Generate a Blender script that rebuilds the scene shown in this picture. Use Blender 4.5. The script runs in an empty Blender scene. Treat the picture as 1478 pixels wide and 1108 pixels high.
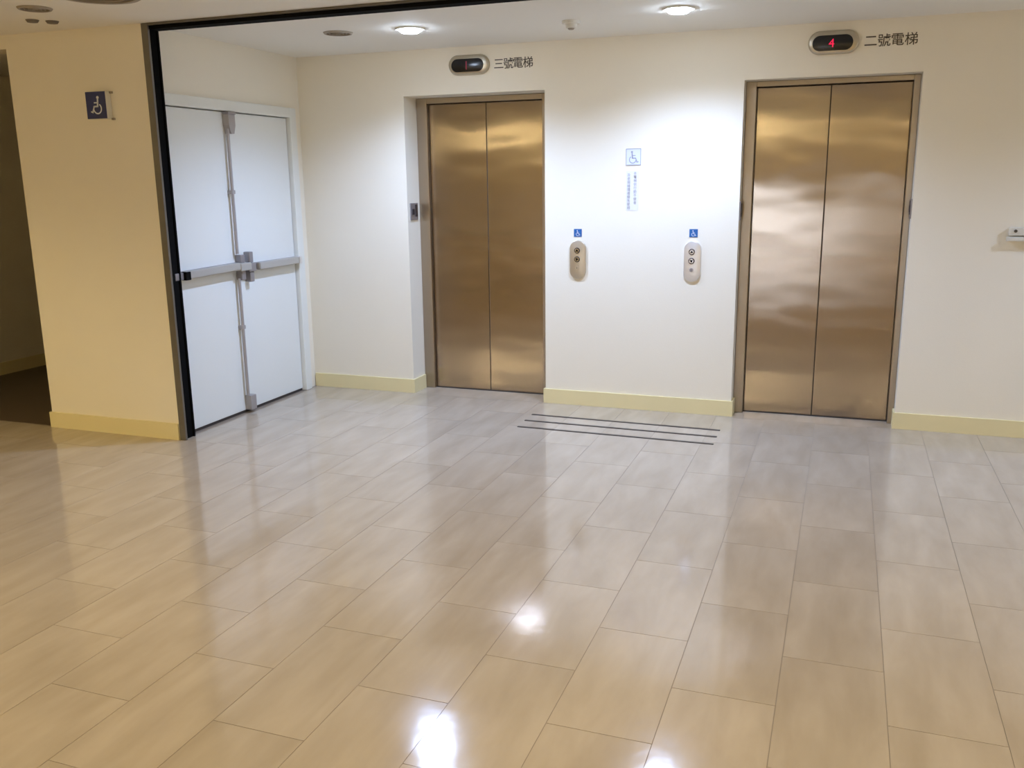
import bpy, bmesh, math, random
from mathutils import Vector, Matrix
random.seed(4)
S = bpy.context.scene
COL = S.collection
PI = math.pi

# ---------------------------------------------------------------- camera
def make_camera():
    yaw, pitch, roll, f, H = 0.3517, 0.2210, -0.0123, 1305.6, 1.5
    cy, sy = math.cos(yaw), math.sin(yaw)
    fw = Vector((-sy*math.cos(pitch), cy*math.cos(pitch), -math.sin(pitch)))
    r = Vector((cy, sy, 0)); u = r.cross(fw)
    c, s = math.cos(roll), math.sin(roll)
    r2 = c*r + s*u; u2 = -s*r + c*u
    cd = bpy.data.cameras.new('camera'); co = bpy.data.objects.new('camera', cd)
    M = Matrix.Identity(4)
    for i in range(3):
        M[i][0] = r2[i]; M[i][1] = u2[i]; M[i][2] = -fw[i]
    M[0][3], M[1][3], M[2][3] = 0, 0, H
    co.matrix_world = M
    cd.sensor_fit = 'HORIZONTAL'; cd.sensor_width = 36; cd.lens = f*36/1478
    cd.clip_start = 0.05; cd.clip_end = 100
    COL.objects.link(co); S.camera = co
make_camera()

# ---------------------------------------------------------------- world, exposure, lamp settings
W = bpy.data.worlds.new('world'); S.world = W; W.use_nodes = True
W.node_tree.nodes['Background'].inputs[0].default_value = (0.80, 0.88, 1.0, 1)
W.node_tree.nodes['Background'].inputs[1].default_value = 7.0
S.view_settings.view_transform = 'Standard'
S.view_settings.look = 'None'
S.view_settings.gamma = 1.0
S.view_settings.use_curve_mapping = False
S.view_settings.exposure = 0.69
DOWN_W = 17.0                       # alcove downlights, watts of each
DOWN_C = (0.69, 0.93, 1.50)
HALL_W = 16.5                       # warm fill downlights added in the unseen hall, watts of each
HALL_C = (1.0, 0.80, 0.42)
TUBE_E = 64.0                       # warm ceiling strip lamps of the hall
TUBE_C = (1.0, 0.82, 0.44)

# ---------------------------------------------------------------- materials
def nodes(name):
    m = bpy.data.materials.new(name); m.use_nodes = True
    nt = m.node_tree; b = nt.nodes['Principled BSDF']
    return m, nt, b
def N(nt, t, **k):
    n = nt.nodes.new(t)
    for a, v in k.items(): setattr(n, a, v)
    return n
def plain(name, col, rough=0.5, metal=0.0, noise=0.0, scale=6.0, bump=0.0, bscale=200.0, spec=0.5):
    m, nt, b = nodes(name)
    b.inputs['Roughness'].default_value = rough; b.inputs['Metallic'].default_value = metal
    b.inputs['Specular IOR Level'].default_value = spec
    tc = N(nt, 'ShaderNodeTexCoord')
    nz = N(nt, 'ShaderNodeTexNoise'); nz.inputs['Scale'].default_value = scale
    nz.inputs['Detail'].default_value = 4
    nt.links.new(tc.outputs['Object'], nz.inputs['Vector'])
    mr = N(nt, 'ShaderNodeMapRange')
    mr.inputs['To Min'].default_value = 1-noise; mr.inputs['To Max'].default_value = 1+noise
    nt.links.new(nz.outputs['Fac'], mr.inputs['Value'])
    vm = N(nt, 'ShaderNodeVectorMath', operation='SCALE')
    vm.inputs[0].default_value = col
    nt.links.new(mr.outputs[0], vm.inputs['Scale'])
    nt.links.new(vm.outputs[0], b.inputs['Base Color'])
    if bump:
        n2 = N(nt, 'ShaderNodeTexNoise'); n2.inputs['Scale'].default_value = bscale
        nt.links.new(tc.outputs['Object'], n2.inputs['Vector'])
        bp = N(nt, 'ShaderNodeBump'); bp.inputs['Strength'].default_value = bump
        bp.inputs['Distance'].default_value = 0.002
        nt.links.new(n2.outputs['Fac'], bp.inputs['Height']); nt.links.new(bp.outputs[0], b.inputs['Normal'])
    return m
def emit(name, col, st):
    m, nt, b = nodes(name)
    b.inputs['Base Color'].default_value = (*col, 1)
    b.inputs['Emission Color'].default_value = (*col, 1); b.inputs['Emission Strength'].default_value = st
    return m
def steel(name, col, rough, aniso, wave):
    """brushed sheet, grain upright: reflections smear sideways and waver with the sheet"""
    m, nt, b = nodes(name)
    b.inputs['Metallic'].default_value = 1
    b.inputs['Roughness'].default_value = rough
    b.inputs['Anisotropic'].default_value = aniso
    tg = N(nt, 'ShaderNodeTangent', direction_type='UV_MAP'); tg.uv_map = 'UVMap'
    nt.links.new(tg.outputs[0], b.inputs['Tangent'])
    ge = N(nt, 'ShaderNodeNewGeometry')
    mp = N(nt, 'ShaderNodeMapping'); mp.inputs['Scale'].default_value = (900, 900, 9)
    nt.links.new(ge.outputs['Position'], mp.inputs[0])
    nz = N(nt, 'ShaderNodeTexNoise'); nz.inputs['Scale'].default_value = 1
    nt.links.new(mp.outputs[0], nz.inputs['Vector'])
    mr = N(nt, 'ShaderNodeMapRange'); mr.inputs['To Min'].default_value = 0.93; mr.inputs['To Max'].default_value = 1.07
    nt.links.new(nz.outputs['Fac'], mr.inputs['Value'])
    vm = N(nt, 'ShaderNodeVectorMath', operation='SCALE'); vm.inputs[0].default_value = col
    nt.links.new(mr.outputs[0], vm.inputs['Scale']); nt.links.new(vm.outputs[0], b.inputs['Base Color'])
    mp2 = N(nt, 'ShaderNodeMapping'); mp2.inputs['Scale'].default_value = (2.2, 1, 4.5)
    nt.links.new(ge.outputs['Position'], mp2.inputs[0])
    n2 = N(nt, 'ShaderNodeTexNoise'); n2.inputs['Scale'].default_value = 1; n2.inputs['Detail'].default_value = 1
    nt.links.new(mp2.outputs[0], n2.inputs['Vector'])
    bp = N(nt, 'ShaderNodeBump'); bp.inputs['Strength'].default_value = 1.0
    bp.inputs['Distance'].default_value = wave
    nt.links.new(n2.outputs['Fac'], bp.inputs['Height']); nt.links.new(bp.outputs[0], b.inputs['Normal'])
    return m
def floor_tile(name, col):
    m, nt, b = nodes(name)
    oi = N(nt, 'ShaderNodeObjectInfo'); ge = N(nt, 'ShaderNodeNewGeometry')
    # veins along the length of every tile, shifted tile by tile
    mul = N(nt, 'ShaderNodeMath', operation='MULTIPLY'); mul.inputs[1].default_value = 37
    nt.links.new(oi.outputs['Random'], mul.inputs[0])
    ad = N(nt, 'ShaderNodeVectorMath', operation='ADD')
    cx = N(nt, 'ShaderNodeCombineXYZ'); nt.links.new(mul.outputs[0], cx.inputs[2])
    nt.links.new(ge.outputs['Position'], ad.inputs[0]); nt.links.new(cx.outputs[0], ad.inputs[1])
    mp = N(nt, 'ShaderNodeMapping'); mp.inputs['Scale'].default_value = (9, 2.2, 1)
    nt.links.new(ad.outputs[0], mp.inputs[0])
    nz = N(nt, 'ShaderNodeTexNoise'); nz.inputs['Scale'].default_value = 1; nz.inputs['Detail'].default_value = 5
    nz.inputs['Roughness'].default_value = 0.5; nz.inputs['Distortion'].default_value = 0.3
    nt.links.new(mp.outputs[0], nz.inputs['Vector'])
    cr = N(nt, 'ShaderNodeValToRGB')
    cr.color_ramp.elements[0].position = 0.30; cr.color_ramp.elements[1].position = 0.72
    cr.color_ramp.elements[0].color = (col[0]*.90, col[1]*.88, col[2]*.85, 1)
    cr.color_ramp.elements[1].color = (min(1, col[0]*1.10), min(1, col[1]*1.10), min(1, col[2]*1.10), 1)
    nt.links.new(nz.outputs['Fac'], cr.inputs[0])
    mr = N(nt, 'ShaderNodeMapRange'); mr.inputs['To Min'].default_value = .97; mr.inputs['To Max'].default_value = 1.03
    nt.links.new(oi.outputs['Random'], mr.inputs['Value'])
    vm = N(nt, 'ShaderNodeVectorMath', operation='SCALE')
    nt.links.new(cr.outputs[0], vm.inputs[0]); nt.links.new(mr.outputs[0], vm.inputs['Scale'])
    nt.links.new(vm.outputs[0], b.inputs['Base Color'])
    # polish with a little wax unevenness
    n3 = N(nt, 'ShaderNodeTexNoise'); n3.inputs['Scale'].default_value = 3.0
    nt.links.new(ge.outputs['Position'], n3.inputs['Vector'])
    m3 = N(nt, 'ShaderNodeMapRange'); m3.inputs['To Min'].default_value = .07; m3.inputs['To Max'].default_value = .15
    nt.links.new(n3.outputs['Fac'], m3.inputs['Value']); nt.links.new(m3.outputs[0], b.inputs['Roughness'])
    n4 = N(nt, 'ShaderNodeTexNoise'); n4.inputs['Scale'].default_value = 9.0; n4.inputs['Detail'].default_value = 2
    nt.links.new(ge.outputs['Position'], n4.inputs['Vector'])
    bp = N(nt, 'ShaderNodeBump'); bp.inputs['Strength'].default_value = 1; bp.inputs['Distance'].default_value = .0006
    nt.links.new(n4.outputs['Fac'], bp.inputs['Height']); nt.links.new(bp.outputs[0], b.inputs['Normal'])
    b.inputs['Specular IOR Level'].default_value = 0.95
    return m

M = {}
M['wall'] = plain('cream wall paint', (.88, .815, .675), .55, noise=.015, scale=3, bump=.25, bscale=160, spec=.3)
M['ceiling'] = plain('ceiling paint', (.88, .85, .77), .8, noise=.015, scale=2, bump=.2, bscale=120, spec=.2)
M['base'] = plain('yellow baseboard', (.80, .70, .40), .45, noise=.03, scale=5)
M['white'] = plain('white door enamel', (.80, .81, .77), .38, noise=.012, scale=3)
M['white_trim'] = plain('white frame enamel', (.80, .80, .74), .4, noise=.015, scale=5)
M['steel'] = steel('brushed lift steel', (.355, .298, .250), .175, .86, .0036)
M['steel_frame'] = steel('lift jamb steel', (.40, .345, .285), .34, .7, .003)
M['track'] = plain('shutter guide steel', (.17, .155, .13), .42, .5, noise=.10, scale=12)
M['dark'] = plain('dark slot', (.006, .006, .006), .8, noise=.1, spec=.05)
M['gap'] = plain('dark rubber', (.05, .04, .035), .7, noise=.1)
M['tile'] = floor_tile('polished plank tile', (.460, .387, .300))
M['grout'] = plain('tile joint', (.26, .21, .16), .7, noise=.1, scale=20)
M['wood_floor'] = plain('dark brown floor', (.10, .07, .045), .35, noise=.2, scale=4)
M['strip'] = plain('dark brown strip', (.055, .042, .036), .55, noise=.15, scale=40)
M['blue'] = plain('sign blue', (.014, .022, .13), .4, noise=.04)
M['bright_blue'] = plain('bright sign blue', (.015, .12, .36), .4, noise=.04)
M['symbol'] = plain('sign white', (.72, .74, .80), .5, noise=.02)
M['pale'] = plain('pale plate', (.76, .74, .66), .45, noise=.02)
M['pale_blue'] = plain('pale blue sticker', (.72, .74, .80), .5, noise=.02)
M['blue_grey'] = plain('blue grey ink', (.36, .37, .45), .6, noise=.05)
M['ink'] = plain('brown black lettering', (.085, .065, .04), .5, noise=.05)
M['faint_ink'] = plain('faint blue lettering', (.48, .47, .52), .6, noise=.05)
M['bezel'] = plain('satin display bezel', (.55, .50, .40), .32, 1.0, noise=.05, scale=30)
M['panel_warm'] = plain('warm satin call plate', (.62, .56, .46), .38, .9, noise=.03, scale=30)
M['panel_cool'] = plain('bright satin call plate', (.80, .78, .76), .38, .75, noise=.03, scale=30)
M['screen'] = plain('black display lens', (.006, .006, .008), .22)
M['red'] = emit('lit red digit', (.80, .01, .07), .55)
M['dim_red'] = emit('dim red digit', (.30, .02, .05), .08)
M['chrome'] = plain('chrome button', (.55, .53, .55), .2, 1.0)
M['chrome_dark'] = plain('dark button rim', (.10, .09, .10), .35, .8)
M['bar'] = plain('grey push bar', (.50, .48, .44), .45, .35, noise=.03)
M['bar_dark'] = plain('grey latch metal', (.34, .32, .33), .4, .6, noise=.05)
M['rod'] = plain('grey rod', (.42, .39, .38), .45, .4, noise=.05)
M['vent'] = plain('tan louvre', (.36, .31, .24), .6, noise=.1, scale=20)
M['vent_dark'] = plain('dull vent throat', (.17, .14, .11), .7, noise=.1)
M['plastic'] = plain('ivory plastic', (.74, .71, .62), .5, noise=.02)
M['lamp'] = emit('downlight lens', (.78, .94, 1.20), 62)
M['fill_lamp'] = emit('fill downlight lens', HALL_C, 12)
M['tube'] = emit('warm strip lens', TUBE_C, TUBE_E)
M['dark_slab'] = plain('dark slab for door reflection', (.13, .115, .11), .7, noise=.1, scale=5)
M['wood_panel'] = plain('brown wainscot', (.20, .13, .08), .5, noise=.2, scale=5)
M['glass'], _nt, _b = nodes('window glass')
_b.inputs['Transmission Weight'].default_value = 1; _b.inputs['Roughness'].default_value = 0; _b.inputs['IOR'].default_value = 1.45

# ---------------------------------------------------------------- helpers
def box(bm, x0, x1, y0, y1, z0, z1, bevel=0):
    r = bmesh.ops.create_cube(bm, size=1)
    v = r['verts']
    for q in v:
        q.co = Vector(((x0+x1)/2 + q.co.x*(x1-x0), (y0+y1)/2 + q.co.y*(y1-y0), (z0+z1)/2 + q.co.z*(z1-z0)))
    if bevel:
        es = list({e for q in v for e in q.link_edges})
        bmesh.ops.bevel(bm, geom=es, offset=bevel, segments=2, affect='EDGES', profile=.5)
def prism(bm, pts, to3, t0, t1):
    """extrude the 2-D outline pts; to3(a, b, t) -> point"""
    A = [bm.verts.new(to3(a, b, t0)) for a, b in pts]
    B = [bm.verts.new(to3(a, b, t1)) for a, b in pts]
    n = len(pts)
    bm.faces.new(A); bm.faces.new(B[::-1])
    for i in range(n): bm.faces.new((A[i], B[i], B[(i+1) % n], A[(i+1) % n]))
def cyl(bm, c, axis, r0, r1, h, n=32):
    """frustum from c along axis; radius r0 at c, r1 at the end"""
    c = Vector(c); ax = Vector(axis).normalized()
    p = ax.orthogonal().normalized(); q = ax.cross(p)
    A = [bm.verts.new(c + (p*math.cos(2*PI*i/n) + q*math.sin(2*PI*i/n))*r0) for i in range(n)]
    B = [bm.verts.new(c + ax*h + (p*math.cos(2*PI*i/n) + q*math.sin(2*PI*i/n))*r1) for i in range(n)]
    bm.faces.new(A[::-1]); bm.faces.new(B)
    for i in range(n): bm.faces.new((A[i], A[(i+1) % n], B[(i+1) % n], B[i]))
def ring(bm, c, axis, ri, ro, h, n=40, rb=None):
    """flat annulus of thickness h along axis; rb = outer radius at the far end"""
    c = Vector(c); ax = Vector(axis).normalized(); rb = rb or ro
    p = ax.orthogonal().normalized(); q = ax.cross(p)
    def L(r, t): return [bm.verts.new(c + ax*t + (p*math.cos(2*PI*i/n) + q*math.sin(2*PI*i/n))*r) for i in range(n)]
    loops = [L(ri, 0), L(ro, 0), L(rb, h), L(ri, h)]
    for k in range(4):
        a, b = loops[k], loops[(k+1) % 4]
        for i in range(n): bm.faces.new((a[i], a[(i+1) % n], b[(i+1) % n], b[i]))
def pill(cx, cz, w, h, n=22):
    """rounded-end outline, lying or upright"""
    r = min(w, h)/2; pts = []
    if w >= h:
        for i in range(n+1): a = -PI/2 + PI*i/n; pts.append((cx + (w/2-r) + r*math.cos(a), cz + r*math.sin(a)))
        for i in range(n+1): a = PI/2 + PI*i/n; pts.append((cx - (w/2-r) + r*math.cos(a), cz + r*math.sin(a)))
    else:
        for i in range(n+1): a = PI*i/n; pts.append((cx + r*math.cos(a), cz + (h/2-r) + r*math.sin(a)))
        for i in range(n+1): a = PI + PI*i/n; pts.append((cx + r*math.cos(a), cz - (h/2-r) + r*math.sin(a)))
    return pts
def pill_solid(bm, cx, cz, w, h, yb, yf, ch):
    """pill plate standing on the plane y=yb, front at yf (< yb), chamfer ch"""
    L = [[bm.verts.new((x, y, z)) for x, z in pill(cx, cz, ww, hh)]
         for y, ww, hh in ((yb, w, h), (yf+ch, w, h), (yf+ch*.3, w-ch*.8, h-ch*.8), (yf, w-2*ch, h-2*ch))]
    n = len(L[0])
    bm.faces.new(L[0]); bm.faces.new(L[-1][::-1])
    for a, b in zip(L, L[1:]):
        for i in range(n): bm.faces.new((a[i], b[i], b[(i+1) % n], a[(i+1) % n]))
def stroke(bm, p, q, w, y0, y1):
    """straight bar p-q in the x-z plane, width w"""
    d = Vector((q[0]-p[0], q[1]-p[1])); d.normalize(); nn = Vector((-d.y, d.x))*w/2; e = d*w*.35
    pts = [(p[0]-e.x+nn.x, p[1]-e.y+nn.y), (p[0]-e.x-nn.x, p[1]-e.y-nn.y), (q[0]+e.x-nn.x, q[1]+e.y-nn.y), (q[0]+e.x+nn.x, q[1]+e.y+nn.y)]
    prism(bm, pts, lambda a, b, t: (a, t, b), y0, y1)
def symbol(bm, cx, cz, s, y, flip=1):
    """the wheelchair sign, height s, its front 1 mm before the plane y; flip=-1 faces left"""
    y0, y1 = y, y-.001
    P = lambda a, b: (cx + flip*a*s, cz + b*s)
    w = .085*s
    prism(bm, [(P(-.10 + .085*math.cos(t*PI/8), .42 + .085*math.sin(t*PI/8))) for t in range(16)], lambda a, b, t: (a, t, b), y0, y1)
    stroke(bm, P(-.09, .30), P(-.05, -.06), w*1.15, y0, y1)      # back
    stroke(bm, P(-.07, .14), P(.17, .14), w*.75, y0, y1)         # arm
    stroke(bm, P(-.05, -.06), P(.20, -.06), w, y0, y1)           # seat
    stroke(bm, P(.20, -.06), P(.33, -.38), w, y0, y1)            # shin
    stroke(bm, P(.33, -.38), P(.43, -.34), w*.8, y0, y1)         # foot
    cxx, czz, R = -.03, -.18, .27
    a0, a1, n = math.radians(125), math.radians(350), 22
    for i in range(n):
        t0 = a0 + (a1-a0)*i/n; t1 = a0 + (a1-a0)*(i+1)/n
        prism(bm, [P(cxx+(R-.035)*math.cos(t0), czz+(R-.035)*math.sin(t0)), P(cxx+(R+.035)*math.cos(t0), czz+(R+.035)*math.sin(t0)),
                   P(cxx+(R+.035)*math.cos(t1), czz+(R+.035)*math.sin(t1)), P(cxx+(R-.035)*math.cos(t1), czz+(R-.035)*math.sin(t1))],
              lambda a, b, t: (a, t, b), y0, y1)
def obj(name, bm, mat, parent=None, smooth=False, origin=None):
    bmesh.ops.recalc_face_normals(bm, faces=bm.faces)
    uv = bm.loops.layers.uv.new('UVMap')
    for f in bm.faces:
        for l in f.loops:
            c = l.vert.co; nn = f.normal
            l[uv].uv = (c.x, c.z) if abs(nn.y) > .6 else ((c.y, c.z) if abs(nn.x) > .6 else (c.x, c.y))
    me = bpy.data.meshes.new(name); 
    if origin is not None:
        bmesh.ops.translate(bm, verts=bm.verts, vec=-Vector(origin))
    bm.to_mesh(me); bm.free(); me.materials.append(mat)
    if smooth:
        for p in me.polygons: p.use_smooth = True
        me.set_sharp_from_angle(angle=math.radians(38))
    o = bpy.data.objects.new(name, me); COL.objects.link(o)
    if parent: o.parent = parent
    if origin is not None:
        pl = Vector(parent.location) if parent else Vector((0, 0, 0))
        o.location = Vector(origin) - pl
    elif parent:
        o.location = -Vector(parent.location) if parent.parent is None else (0, 0, 0)
        if parent.parent is not None: o.matrix_local = Matrix.Identity(4)
    return o
def tag(o, label=None, cat=None, group=None, kind=None):
    if label: o['label'] = label
    if cat: o['category'] = cat
    if group: o['group'] = group
    if kind: o['kind'] = kind
    return o
def thing(name, label, cat, loc, group=None, kind=None):
    o = bpy.data.objects.new(name, None); COL.objects.link(o); o.location = loc; o.empty_display_size = .05
    return tag(o, label, cat, group, kind)
def boxes(name, lst, mat, parent=None, bevel=0, kind=None, smooth=False):
    bm = bmesh.new()
    for b in lst: box(bm, *b, bevel=bevel)
    o = obj(name, bm, mat, parent, smooth=smooth)
    if kind: o['kind'] = kind
    return o
def letters(txt, size, mat, parent, x, z, y, bold=0.0, sx=1.0, name='character'):
    """one flat raised character centred on x, z, standing on the wall plane y"""
    cu = bpy.data.curves.new('t', 'FONT'); cu.body = txt; cu.size = size; cu.extrude = .0008; cu.offset = bold
    cu.resolution_u = 3
    t = bpy.data.objects.new('t', cu); COL.objects.link(t)
    me = bpy.data.meshes.new_from_object(t.evaluated_get(bpy.context.evaluated_depsgraph_get()))
    bpy.data.objects.remove(t); bpy.data.curves.remove(cu)
    xs = [v.co.x for v in me.vertices]; ys = [v.co.y for v in me.vertices]
    mx, my = (min(xs)+max(xs))/2, (min(ys)+max(ys))/2
    for v in me.vertices:
        a, b, c = v.co
        v.co = ((a-mx)*sx, -c, (b-my))
    me.name = name; me.materials.clear(); me.materials.append(mat)
    o = bpy.data.objects.new(name, me); COL.objects.link(o)
    o.parent = parent; o.location = Vector((x, y-.0009, z)) - Vector(parent.location)
    return o

# ---------------------------------------------------------------- dimensions (metres, floor at z=0)
YB = 5.79          # face of the lift wall
XL = -3.713        # face of the left alcove wall, with the white doors
HC = 2.362         # ceiling
YP = 4.243         # face of the pillar, plane of the fire shutter guides
XP0, XP1 = -4.682, -3.690
XR, XH, YH = 3.5, -11.0, -9.0
A3 = (-2.885, -1.877, 2.067)       # opening of the left lift
A2 = (-0.625, 0.350, 2.068)        # opening of the right lift
XC = -6.42                         # left wall of the dark corridor
YC = 9.5

# ---------------------------------------------------------------- setting
# back wall with two lift openings
boxes('wall_back', [(XL-.2, A3[0], YB, YB+.5, -.03, HC), (A3[1], A2[0], YB, YB+.5, -.03, HC), (A2[1], XR+.2, YB, YB+.5, -.03, HC),
                    (A3[0], A3[1], YB, YB+.5, A3[2], HC), (A2[0], A2[1], YB, YB+.5, A2[2], HC)], M['wall'], kind='structure')
# left alcove wall, opening for the double door Y 4.25..5.70
DY0, DY1, DZ = 4.34, 5.700, 2.012
boxes('wall_alcove_left', [(XL-.25, XL, DY1+.001, YB, -.03, HC), (XL-.25, XL, DY0-.07, DY1+.001, DZ+.001, HC)], M['wall'], kind='structure')
boxes('wall_behind_doors', [(XL-.35, XL-.26, YP+.03, YB, -.03, HC)], M['wall'], kind='structure')
boxes('wall_pillar', [(XP0, XP1, YP, YP+.024, -.03, HC), (XP0, XP0+.12, YP+.024, YC, -.03, HC)], M['wall'], kind='structure')
# hall
boxes('wall_hall', [(XH, -5.75, YP, YP+.2, -.03, HC), (-5.75, XP0, YP, YP+.14, 2.285, HC)], M['wall'], kind='structure')
boxes('wall_corridor_left', [(XC-.2, XC, YP+.2, YC, -.03, HC)], M['wall'], kind='structure')
boxes('wall_corridor_end', [(XC-.2, XP0+.12, YC, YC+.2, -.03, HC)], M['wall'], kind='structure')
boxes('wall_right', [(XR, XR+.2, YH, YB, -.03, HC)], M['wall'], kind='structure')
boxes('wall_left', [(XH-.2, XH, YH, YP+.2, -.03, HC)], M['wall'], kind='structure')
WX0, WX1, WZ0, WZ1 = -2.7, -.9, .06, 1.15
boxes('wall_front', [(XH, WX0, YH-.2, YH, -.03, HC), (WX1, XR, YH-.2, YH, -.03, HC), (WX0, WX1, YH-.2, YH, 0, WZ0), (WX0, WX1, YH-.2, YH, WZ1, HC)], M['wall'], kind='structure')
wf = boxes('window_1', [(WX0, WX0+.05, YH-.14, YH-.06, WZ0, WZ1), (WX1-.05, WX1, YH-.14, YH-.06, WZ0, WZ1), ((WX0+WX1)/2-.025, (WX0+WX1)/2+.025, YH-.14, YH-.06, WZ0, WZ1),
                        (WX0, WX1, YH-.14, YH-.06, WZ0, WZ0+.04), (WX0, WX1, YH-.14, YH-.06, WZ1-.05, WZ1)], M['white_trim'], kind='structure')
boxes('pane', [(WX0+.05, (WX0+WX1)/2-.025, YH-.105, YH-.099, WZ0+.05, WZ1-.05)], M['glass'], wf)
boxes('pane', [((WX0+WX1)/2+.025, WX1-.05, YH-.105, YH-.099, WZ0+.05, WZ1-.05)], M['glass'], wf)
boxes('ceiling', [(XH-.2, XR+.2, YH-.2, YC+.2, HC, HC+.2)], M['ceiling'], kind='structure')
boxes('trim_reflected_band', [(XH, XR, -2.5, -.1, HC-.03, HC-.0005)], M['dark_slab'], kind='structure')  # unseen slab added to reflect as a dark band in the lift doors
boxes('trim_wainscot', [(XH, XH+.03, YH, YP, .0, 1.15)], M['wood_panel'], kind='structure')

# baseboards
BT, BH = .012, .100
for nm, l in (('baseboard_back', [(XL+.012, A3[0]+BT, YB-BT, YB, 0, BH), (A3[0], A3[0]+BT, YB, YB+.185, 0, BH)]),
              ('baseboard_middle', [(A3[1]-BT, A2[0]+BT, YB-BT, YB, 0, BH), (A2[0], A2[0]+BT, YB, YB+.105, 0, BH), (A3[1]-BT, A3[1], YB, YB+.185, 0, BH)]),
              ('baseboard_right', [(A2[1]-BT, XR, YB-BT, YB, 0, BH), (A2[1]-BT, A2[1], YB, YB+.105, 0, BH)]),
              ('baseboard_pillar', [(XP0-BT, XP1-.002, YP-BT, YP, 0, BH), (XP0-BT, XP0, YP, YC, 0, BH)]),
              ('baseboard_corridor', [(XC, XC+BT, YP+.2, YC, 0, BH)])):
    boxes(nm, l, M['base'], kind='structure')

# floor: joint-coloured slab, tiles laid on it one by one, half-bond
fl = boxes('floor', [(XH-.2, XR+.2, YH-.2, YC+.2, -.08, -.0012)], M['grout'], kind='structure')
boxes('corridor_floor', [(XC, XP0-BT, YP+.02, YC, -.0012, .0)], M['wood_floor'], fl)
TW, TL, X0, Y0, JG = .3025, .5950, -1.617, 1.882, .0010
def clip_rects(a, b, c, d):
    """the room outline: the parts of tile x a..b, y c..d that lie in it"""
    out = []
    for (x0, x1, y0, y1) in ((XH, XR, YH, YP), (XP1+.002, XR, YP, YB-BT)):
        x0c, x1c, y0c, y1c = max(a, x0), min(b, x1), max(c, y0), min(d, y1)
        if x1c-x0c > .012 and y1c-y0c > .012: out.append((x0c, x1c, y0c, y1c))
    # a tile that crosses the shutter line stays one piece
    if len(out) == 2 and abs(out[0][0]-out[1][0]) < 1e-6 and abs(out[0][1]-out[1][1]) < 1e-6:
        out = [(out[0][0], out[0][1], out[0][2], out[1][3])]
    return out
camM = S.camera.matrix_world.inverted(); FOC = 1305.6
def seen(x0, x1, y0, y1):
    n = 0
    for x in (x0, (x0+x1)/2, x1):
        for y in (y0, (y0+y1)/2, y1):
            p = camM @ Vector((x, y, 0))
            if p.z < -.2:
                u = 739 + FOC*p.x/-p.z; v = 554 - FOC*p.y/-p.z
                if -30 < u < 1508 and -30 < v < 1140: n += 1
    return n > 0
full = None; far = bmesh.new(); count = 0
def tile_mesh(w, l):
    bm = bmesh.new(); box(bm, -w/2, w/2, -l/2, l/2, -.0012, 0)
    me = bpy.data.meshes.new('tile'); bm.to_mesh(me); bm.free(); me.materials.append(M['tile']); return me
i0 = int((XH-X0)/TW)-2; i1 = int((XR-X0)/TW)+2
for i in range(i0, i1):
    a = X0 + i*TW; b = a+TW
    off = 0 if i % 2 == 0 else TL/2
    for j in range(-20, 9):
        c = Y0 + off + j*TL; d = c+TL
        for (x0, x1, y0, y1) in clip_rects(a, b, c, d):
            x0 += JG; x1 -= JG; y0 += JG; y1 -= JG
            if x0 > -5.7 and seen(x0, x1, y0, y1) and count < 300:
                isfull = abs(x1-x0-TW+2*JG) < 1e-5 and abs(y1-y0-TL+2*JG) < 1e-5
                if isfull:
                    if full is None: full = tile_mesh(TW-2*JG, TL-2*JG)
                    me = full
                else: me = tile_mesh(x1-x0, y1-y0)
                o = bpy.data.objects.new('tile', me); COL.objects.link(o); o.parent = fl
                o.location = ((x0+x1)/2, (y0+y1)/2, 0); count += 1
            else: box(far, x0, x1, y0, y1, -.0012, 0)
print('tiles', count)
o = obj('distant_tile', far, M['tile'], fl); o['kind'] = 'stuff'
# plain threshold stone inside the two lift recesses
boxes('threshold', [(A3[0]+BT, A3[1]-BT, YB-BT, YB+.221, -.0012, 0)], M['tile'], fl)
boxes('threshold', [(A2[0]+BT, A2[1]-BT, YB-BT, YB+.156, -.0012, 0)], M['tile'], fl)

# ---------------------------------------------------------------- lifts
def lift(name, A, yj, yd, jl, jr, zt, seam, label):
    r = thing(name, label, 'elevator door', ((A[0]+A[1])/2, yj, 0), kind='structure')
    x0, x1, zh = A
    # steel surround: two jambs and a head, each a sheet box from the reveal back to the leaves
    boxes('jamb', [(x0+.001, x0+jl, yj, yd+.05, 0, zh-.001)], M['steel_frame'], r, bevel=.003)
    boxes('jamb', [(x1-jr, x1-.001, yj, yd+.05, 0, zh-.001)], M['steel_frame'], r, bevel=.003)
    boxes('head_plate', [(x0+jl, x1-jr, yj, yd+.05, zt, zh-.001)], M['steel_frame'], r, bevel=.003)
    for a, b in ((x0+jl+.003, seam-.0025), (seam+.0025, x1-jr-.003)):
        boxes('door_panel', [(a, b, yd, yd+.03, .006, zt-.004)], M['steel'], r, bevel=.002)
    boxes('seam_seal', [(seam-.0024, seam+.0024, yd+.006, yd+.02, .006, zt-.004)], M['gap'], r)
    boxes('sill', [(x0+jl, x1-jr, yd-.003, yd+.05, -.001, .004)], M['gap'], r)
    boxes('shadow_gap', [(x0+.002, x1-.002, yd+.052, yd+.06, 0, zh-.002)], M['gap'], r)
    return r
lift('door_1', A3, YB+.19, YB+.225, .080, .080, 2.028, -2.372, 'left stainless steel elevator door beside the white double doors')
lift('door_2', A2, YB+.11, YB+.160, .062, .036, 2.036, -.135, 'right stainless steel elevator door, widest in view, under display reading 4')

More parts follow.
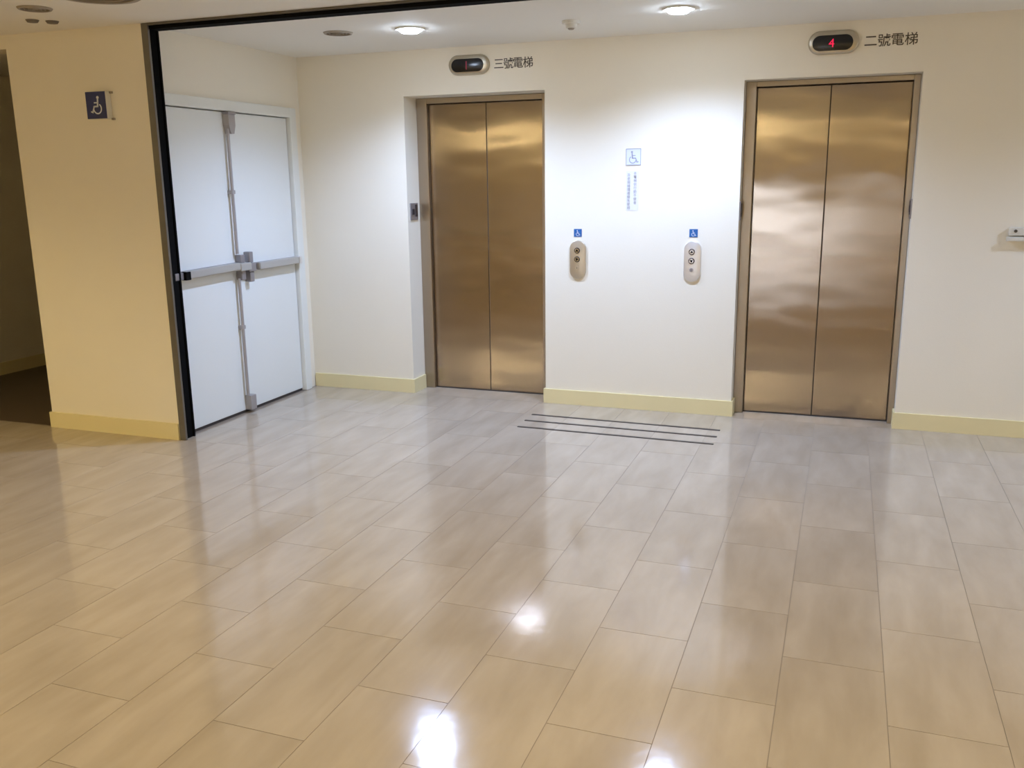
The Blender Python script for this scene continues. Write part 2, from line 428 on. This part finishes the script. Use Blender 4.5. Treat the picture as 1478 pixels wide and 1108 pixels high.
# ---------------------------------------------------------------- white double door with push bars
dd = thing('door_3', 'white double fire door with push bars at the left of the elevators', 'double door', (XL, 4.96, 0), kind='structure')
FX = XL+.028
boxes('door_frame', [(XL-.09, FX, DY1-.075, DY1, 0, DZ)], M['white_trim'], dd, bevel=.004)
boxes('door_frame', [(XL-.09, FX, DY0-.07, DY0-.02, 0, DZ)], M['white_trim'], dd, bevel=.004)
boxes('door_frame', [(XL-.09, FX, DY0-.02, DY1-.075, DZ-.065, DZ)], M['white_trim'], dd, bevel=.004)
boxes('door_stop', [(XL-.08, XL-.055, DY0-.02, DY1-.075, 0, DZ-.065)], M['gap'], dd)
SEAM = 4.955
L1 = boxes('door_leaf', [(XL-.05, XL-.004, DY0-.016, SEAM-.003, .018, DZ-.070)], M['white'], dd, bevel=.003)
L2 = boxes('door_leaf', [(XL-.05, XL-.004, SEAM+.003, DY1-.080, .018, DZ-.070)], M['white'], dd, bevel=.003)
boxes('threshold_seal', [(XL-.048, XL-.010, DY0-.016, DY1-.080, 0, .016)], M['gap'], dd)
def rod(y, z0, z1, nm='rod', r=.0105):
    bm = bmesh.new(); cyl(bm, (XL+.022, y, z0), (0, 0, 1), r, r, z1-z0, 12); return obj(nm, bm, M['rod'], dd, smooth=True)
rod(SEAM-.026, 1.06, 1.84); rod(SEAM-.026, .12, .90)
for z in (1.45, .58):
    boxes('rod_guide', [(XL-.004, XL+.034, SEAM-.042, SEAM-.010, z-.012, z+.012)], M['rod'], dd, bevel=.003)
# top latch: housing narrowing to the rod
bm = bmesh.new()
prism(bm, [(SEAM-.036, 1.925), (SEAM+.030, 1.925), (SEAM+.030, 1.86), (SEAM+.014, 1.81), (SEAM-.018, 1.81), (SEAM-.034, 1.86)], lambda a, b, t: (t, a, b), XL-.003, XL+.042)
obj('top_latch', bm, M['rod'], dd)
boxes('top_strike', [(XL-.002, XL+.048, SEAM-.040, SEAM+.034, 1.926, 1.944)], M['bar_dark'], dd, bevel=.003)
boxes('bottom_latch', [(XL-.003, XL+.045, SEAM-.028, SEAM+.032, .020, .118)], M['rod'], dd, bevel=.004)
def bar(y0, y1, z0, z1, ye, zc, label=None):
    """push bar y0..y1 (heights z0 -> z1), end cap at the hinge side"""
    b = thing('push_bar', None, None, (0, 0, 0)); b.parent = dd; b.location = -Vector(dd.location)
    def sl(bm, a, c, xa, xb, zlo, zhi):
        za = z0 + (z1-z0)*(a-y0)/(y1-y0); zb = z0 + (z1-z0)*(c-y0)/(y1-y0)
        prism(bm, [(a, za+zlo), (c, zb+zlo), (c, zb+zhi), (a, za+zhi)], lambda p, q, t: (t, p, q), xa, xb)
    bm = bmesh.new(); sl(bm, y0, y1, XL-.003, XL+.030, -.022, .022)
    o = bpy.data.objects.new('x', None); bpy.data.objects.remove(o)
    m = obj('rail', bm, M['bar_dark'], None); m.parent = b
    bm = bmesh.new(); sl(bm, y0+.05, y1-.02, XL+.030, XL+.062, -.023, .023)
    bmesh.ops.bevel(bm, geom=bm.edges[:], offset=.005, segments=2, affect='EDGES')
    m = obj('touch_pad', bm, M['bar'], None, smooth=True); m.parent = b
    return b
b1 = bar(4.33, 4.93, .972, .982, 4.33, .97)
for nm, l, mt in (('end_cap', [(XL-.003, XL+.050, 4.300, 4.372, .950, .992)], M['bar_dark']), ('black_end', [(XL+.028, XL+.066, 4.373, 4.418, .946, .996)], M['dark'])):
    m = boxes(nm, l, mt, None, bevel=.004); m.parent = b1
b2 = bar(5.06, 5.60, .965, .965, 5.6, .965)
for nm, l, mt in (('end_cap', [(XL-.003, XL+.058, 5.590, 5.622, .938, .990)], M['panel_cool']), ('center_case', [(XL-.003, XL+.058, 4.995, 5.075, .938, .992)], M['bar_dark'])):
    m = boxes(nm, l, mt, None, bevel=.004); m.parent = b2
m = boxes('center_case', [(XL-.003, XL+.070, 4.900, 5.010, .950, 1.000)], M['bar'], None, bevel=.006); m.parent = b1
for nm, y, z0, z1 in (('rod_coupler', SEAM, 1.0, 1.052), ('rod_coupler', SEAM, .888, .948), ('latch_tab', 5.045, .994, 1.065), ('latch_tab', 5.045, .868, .936)):
    boxes(nm, [(XL-.003, XL+.045, y-.020, y+.020, z0, z1)], M['bar_dark'], dd, bevel=.005)

# ---------------------------------------------------------------- fire shutter guide: upright channel and overhead slot
g = thing('shutter_guide', 'dark steel fire shutter guide channel on the right edge of the cream pillar', 'door track', (-3.67, YP, 0))
boxes('front_flange', [(XP1+.001, XP1+.044, YP-.004, YP+.012, 0, HC-.001)], M['track'], g, bevel=.0015)
boxes('channel_web', [(XP1+.001, XP1+.010, YP+.012, YP+.100, 0, HC-.001)], M['dark'], g)
boxes('rear_flange', [(XP1+.010, XP1+.030, YP+.088, YP+.100, 0, HC-.001)], M['dark'], g)
boxes('rubber_lining', [(XP1+.010, XP1+.022, YP+.013, YP+.087, 0, HC-.002)], M['dark'], g)
h = thing('shutter_slot', 'long dark steel fire shutter slot crossing under the ceiling', 'shutter', (-1, YP, HC))
boxes('front_flange', [(XP1+.045, XR-.01, YP-.004, YP+.008, HC-.013, HC-.001)], M['track'], h)
boxes('slot', [(XP1+.045, XR-.01, YP+.0085, YP+.085, HC-.032, HC-.001)], M['dark'], h)
boxes('rear_flange', [(XP1+.045, XR-.01, YP+.0855, YP+.095, HC-.030, HC-.001)], M['dark'], h)

# ---------------------------------------------------------------- ceiling fittings
def downlight(x, y, label, watts=DOWN_W, col=DOWN_C, lens='lamp', group='lit round downlights over the elevators'):
    t = thing('downlight', label, 'ceiling light', (x, y, HC), group)
    bm = bmesh.new(); ring(bm, (x, y, HC-.0005), (0, 0, -1), .070, .088, .008, rb=.082); obj('trim_ring', bm, M['plastic'], t, smooth=True)
    bm = bmesh.new(); cyl(bm, (x, y, HC-.0005), (0, 0, -1), .070, .069, .008, 36); cyl(bm, (x, y, HC-.0085), (0, 0, -1), .069, .046, .016, 36)
    obj('lens', bm, M[lens], t, smooth=True)
    ld = bpy.data.lights.new('downlight_lamp', 'SPOT'); ld.energy = watts*4; ld.color = col
    ld.spot_size = math.radians(147); ld.spot_blend = .7; ld.shadow_soft_size = .05
    lo = bpy.data.objects.new('downlight_lamp', ld); COL.objects.link(lo); lo.parent = t; lo.location = (0, 0, -.035)
downlight(-2.433, 5.0, 'lit round downlight nearest the left elevator display')
downlight(-0.888, 5.0, 'lit round downlight near the top edge, left of the display reading 4')
downlight(2.3, 5.0, 'assumed unseen downlight over the wall right of the right elevator')  # added out of view, lights the wall at the right
for x, y, w in ((-5.0, 2.1, 1.0), (-2.9, 1.7, .8), (-.6, 1.7, .9), (1.9, 1.9, 1.0), (-5.0, -3.6, 1), (-.6, -3.6, 1), (-8.2, 1.2, 1)):  # fill downlights added behind the camera to warm the floor and pillar
    downlight(x, y, 'added warm fill downlight in the hall behind the viewer', HALL_W*w, HALL_C, 'fill_lamp', 'added fill downlights of the hall')
def dull_round(name, x, y, r, label, cat, slats=3, group=None):
    t = thing(name, label, cat, (x, y, HC), group)
    bm = bmesh.new(); ring(bm, (x, y, HC-.0005), (0, 0, -1), r*.80, r, .008, rb=r*.93); obj('trim_ring', bm, M['vent'], t, smooth=True)
    bm = bmesh.new(); cyl(bm, (x, y, HC-.0005), (0, 0, -1), r*.80, r*.80, .002, 32); obj('throat', bm, M['vent_dark'], t)
    for k in range(slats):
        q = r*(.62-.22*k)
        bm = bmesh.new(); ring(bm, (x, y, HC-.003), (0, 0, -1), q-.006, q, .006, rb=q-.002); obj('louvre_ring', bm, M['vent'], t, smooth=True)
    return t
dull_round('ceiling_vent', -2.883, 4.96, .088, 'dull tan round ceiling fitting inside the alcove, left of the lit downlight', 'ceiling vent')
dull_round('ceiling_vent', -3.845, 3.685, .082, 'dull tan round ceiling fitting above the cream pillar', 'ceiling vent')
dull_round('ceiling_diffuser', -3.33, 3.56, .20, 'large tan round ceiling diffuser cut by the top edge', 'ceiling vent', 4)
t = thing('twin_ceiling_fitting', 'small tan twin ceiling fitting above the left edge of the pillar', 'ceiling fitting', (-4.095, 3.965, HC))
for dx, dy in ((-.032, -.035), (.032, .035)):
    bm = bmesh.new(); cyl(bm, (-4.095+dx, 3.965+dy, HC-.0005), (0, 0, -1), .034, .026, .012, 24); obj('round_cap', bm, M['vent_dark'], t, smooth=True)
t = thing('smoke_detector', 'white smoke detector on the ceiling between the two displays', 'smoke detector', (-1.51, 5.14, HC))
bm = bmesh.new(); cyl(bm, (-1.51, 5.14, HC-.0005), (0, 0, -1), .052, .048, .016, 32); obj('base', bm, M['plastic'], t, smooth=True)
bm = bmesh.new(); cyl(bm, (-1.51, 5.14, HC-.0165), (0, 0, -1), .034, .028, .022, 32); obj('body', bm, M['plastic'], t, smooth=True)
bm = bmesh.new(); cyl(bm, (-1.51, 5.14, HC-.0385), (0, 0, -1), .020, .014, .008, 24); obj('sensor_tip', bm, M['vent'], t, smooth=True)

# warm strip lamps of the hall behind the camera
for k, (x, y) in enumerate(((-2.05, -4.9), (-6.4, -5.6), (2.4, -4.9), (-9.6, -3.0))):
    t = thing('strip_lamp', 'warm ceiling strip lamp in the hall behind the viewer', 'ceiling light', (x, y, HC), 'warm strip lamps of the hall')
    boxes('housing', [(x-.75, x+.75, y-.09, y+.09, HC-.03, HC-.001)], M['white_trim'], t)
    boxes('diffuser', [(x-.73, x+.73, y-.07, y+.07, HC-.045, HC-.0305)], M['tube'], t)

# ---------------------------------------------------------------- elevator displays and wall lettering
def display(x, z, w, hgt, digit, mat, label):
    t = thing('floor_display', label, 'display', (x, YB, z))
    bm = bmesh.new(); pill_solid(bm, x, z, w, hgt, YB-.0005, YB-.030, .012); obj('bezel', bm, M['bezel'], t, smooth=True)
    bm = bmesh.new(); pill_solid(bm, x-.004, z-.005, w*.80, hgt*.66, YB-.029, YB-.034, .002); s = obj('screen', bm, M['screen'], t, smooth=True)
    d = letters(digit, .066 if digit == '4' else .075, mat, t, x-.010, z-.006, YB-.034, name='digit')
    return t
display(-2.394, 2.245, .284, .124, '1', M['dim_red'], 'pill-shaped floor display with a dim red digit above the left elevator')
display(-0.136, 2.250, .276, .128, '4', M['red'], 'pill-shaped floor display with a bright red 4 above the right elevator')
for (xa, xb, zc, s, label) in ((-2.222, -1.955, 2.242, '三號電梯', 'brown lettering of four characters right of the left elevator display'),
                              (.028, .310, 2.247, '二號電梯', 'brown lettering of four characters right of the display reading 4')):
    t = thing('wall_lettering', label, 'lettering', ((xa+xb)/2, YB, zc))
    n = len(s); st = (xb-xa)/n
    for k, c in enumerate(s):
        letters(c, .072, M['ink'], t, xa+st*(k+.5), zc, YB, bold=.0004)

# ---------------------------------------------------------------- call panels
def call_panel(x, z, w, hgt, mat, lab, lit3):
    t = thing('call_panel', lab, 'call button panel', (x, YB, z))
    bm = bmesh.new(); pill_solid(bm, x, z, w, hgt, YB-.0005, YB-.014, .003); obj('plate', bm, mat, t, smooth=True)
    for k, (dz, up) in enumerate(((.060, 1), (.003, -1))):
        bm = bmesh.new(); ring(bm, (x-.004, YB-.0155, z+dz), (0, -1, 0), .0155, .0200, .004, 28, rb=.018); rr = obj('button_rim', bm, M['chrome_dark'], t, smooth=True)
        bm = bmesh.new(); cyl(bm, (x-.004, YB-.0155, z+dz), (0, -1, 0), .0150, .0135, .004, 28); obj('button', bm, M['chrome'], t, smooth=True)
        bm = bmesh.new(); zz = z+dz; xx = x-.004
        prism(bm, [(xx-.010, zz-.006*up), (xx+.010, zz-.006*up), (xx, zz+.010*up)], lambda a, b, q: (a, q, b), YB-.0195, YB-.0205); obj('arrow', bm, M['dark'], t)
    bm = bmesh.new(); cyl(bm, (x-.004, YB-.0155, z-.053), (0, -1, 0), .0125, .011, .003, 24); k = obj('key_switch', bm, M['bar_dark'] if lit3 else mat, t, smooth=True)
    bm = bmesh.new(); box(bm, x-.0055, x-.0025, YB-.0192, YB-.0184, z-.060, z-.046); obj('key_slot', bm, M['chrome_dark'], t)
call_panel(-1.6485, .987, .110, .252, M['panel_warm'], 'tan oval call button panel beside the left elevator', False)
call_panel(-0.8995, .989, .108, .256, M['panel_cool'], 'silver oval call button panel beside the right elevator', True)
for x, z, lab in ((-1.651, 1.161, 'small bright blue wheelchair sticker above the tan call panel'), (-.898, 1.165, 'small bright blue wheelchair sticker above the silver call panel')):
    t = thing('wheelchair_sticker', lab, 'sticker', (x, YB, z))
    boxes('backing', [(x-.026, x+.026, YB-.003, YB-.0003, z-.025, z+.025)], M['bright_blue'], t)
    bm = bmesh.new(); symbol(bm, x, z-.001, .038, YB-.0032, 1); obj('wheelchair_symbol', bm, M['symbol'], t)

# ---------------------------------------------------------------- pale wheelchair sign with two columns of text
t = thing('wheelchair_sign', 'pale blue framed wheelchair sticker high on the wall between the elevators', 'sign', (-1.289, YB, 1.637))
boxes('backing', [(-1.337, -1.241, YB-.003, YB-.0003, 1.586, 1.688)], M['pale_blue'], t)
boxes('border', [(-1.337, -1.241, YB-.0045, YB-.0031, 1.684, 1.688), (-1.337, -1.241, YB-.0045, YB-.0031, 1.586, 1.590),
                 (-1.337, -1.334, YB-.0045, YB-.0031, 1.590, 1.684), (-1.244, -1.241, YB-.0045, YB-.0031, 1.590, 1.684)], M['blue_grey'], t)
bm = bmesh.new(); symbol(bm, -1.291, 1.634, .078, YB-.0032, 1); obj('wheelchair_symbol', bm, M['blue_grey'], t)
t = thing('notice_sticker', 'pale vertical text notice under the framed wheelchair sticker', 'notice', (-1.294, YB, 1.428))
M['notice'] = plain('pale lilac sticker', (.80, .78, .74), .5, noise=.01)
boxes('backing', [(-1.334, -1.254, YB-.002, YB-.0003, 1.305, 1.550)], M['notice'], t)
for x, z0, dz, s in ((-1.276, 1.537, .0228, '本電梯供行動不便者'), (-1.317, 1.527, .0228, '及老弱婦孺者優先使用')):
    for k, c in enumerate(s): letters(c, .0215, M['faint_ink'], t, x, z0-dz*k, YB-.002)

# ---------------------------------------------------------------- key switches on the reveals
def key_plate(label, x, sgn, y0, y1, z0, z1):
    """steel plate on a reveal face x, standing out towards sgn"""
    t = thing('key_switch_plate', label, 'switch', (x, (y0+y1)/2, (z0+z1)/2))
    e = lambda a, b: (min(x+sgn*a, x+sgn*b), max(x+sgn*a, x+sgn*b))
    boxes('plate', [(*e(.0005, .008), y0, y1, z0, z1)], M['bar_dark'], t, bevel=.002)
    boxes('key_socket', [(*e(.0081, .014), y0+.022, y0+.052, (z0+z1)/2-.022, (z0+z1)/2+.018)], M['chrome_dark'], t, bevel=.002)
    boxes('cover_flap', [(*e(.0081, .012), y1-.048, y1-.012, z0+.022, z1-.010)], M['chrome_dark'], t, bevel=.002)
key_plate('small steel key switch plate on the left reveal of the left elevator', A3[0], 1, YB+.034, YB+.150, 1.238, 1.354)
key_plate('thin steel key switch plate on the left reveal of the right elevator', A2[0], 1, YB+.008, YB+.085, 1.243, 1.357)
key_plate('thin steel key switch plate on the right reveal of the right elevator', A2[1], -1, YB+.008, YB+.085, 1.257, 1.370)

# ---------------------------------------------------------------- blue accessibility sign on the pillar
t = thing('accessibility_sign', 'dark blue wheelchair sign on the cream pillar', 'sign', (-4.01, YP, 1.945))
boxes('box_body', [(-4.090, -3.948, YP-.040, YP-.0005, 1.868, 2.018)], M['pale'], t, bevel=.002)
boxes('blue_face', [(-4.088, -3.950, YP-.044, YP-.0402, 1.870, 2.016)], M['blue'], t)
bm = bmesh.new(); symbol(bm, -4.012, 1.942, .100, YP-.0441, -1); obj('wheelchair_symbol', bm, M['symbol'], t)
boxes('clip', [(-3.9475, -3.930, YP-.012, YP-.0005, 2.006, 2.018)], M['vent'], t)
boxes('clip', [(-3.9475, -3.930, YP-.012, YP-.0005, 1.862, 1.874)], M['vent'], t)

# ---------------------------------------------------------------- wall box at the right edge
t = thing('wall_control_box', 'ivory wall control box with a dark knob at the right edge', 'control box', (.92, YB, 1.17))
boxes('body', [(.858, 1.000, YB-.030, YB-.0005, 1.166, 1.212)], M['plastic'], t, bevel=.004)
boxes('lower_tray', [(.850, 1.010, YB-.040, YB-.0005, 1.136, 1.160)], M['plastic'], t, bevel=.004)
bm = bmesh.new(); cyl(bm, (.890, YB-.030, 1.192), (0, -1, 0), .009, .006, .008, 20); obj('knob', bm, M['ink'], t, smooth=True)

# ---------------------------------------------------------------- three dark strips on the floor
for (x0, x1, ya, yb, lab) in ((-1.861, -.644, 5.447, 5.423, 'dark brown floor strip nearest the wall between the elevators'),
                             (-1.856, -.643, 5.292, 5.272, 'middle one of the three dark brown floor strips'),
                             (-1.850, -.640, 5.136, 5.113, 'dark brown floor strip farthest from the wall between the elevators')):
    bm = bmesh.new(); hw = .0095
    prism(bm, [(x0, ya-hw), (x1, yb-hw), (x1, yb+hw), (x0, ya+hw)], lambda a, b, q: (a, b, q), .0001, .003)
    tag(obj('floor_strip', bm, M['strip'], None, origin=((x0+x1)/2, (ya+yb)/2, 0)), lab, 'floor strip', 'guide strips on the floor')
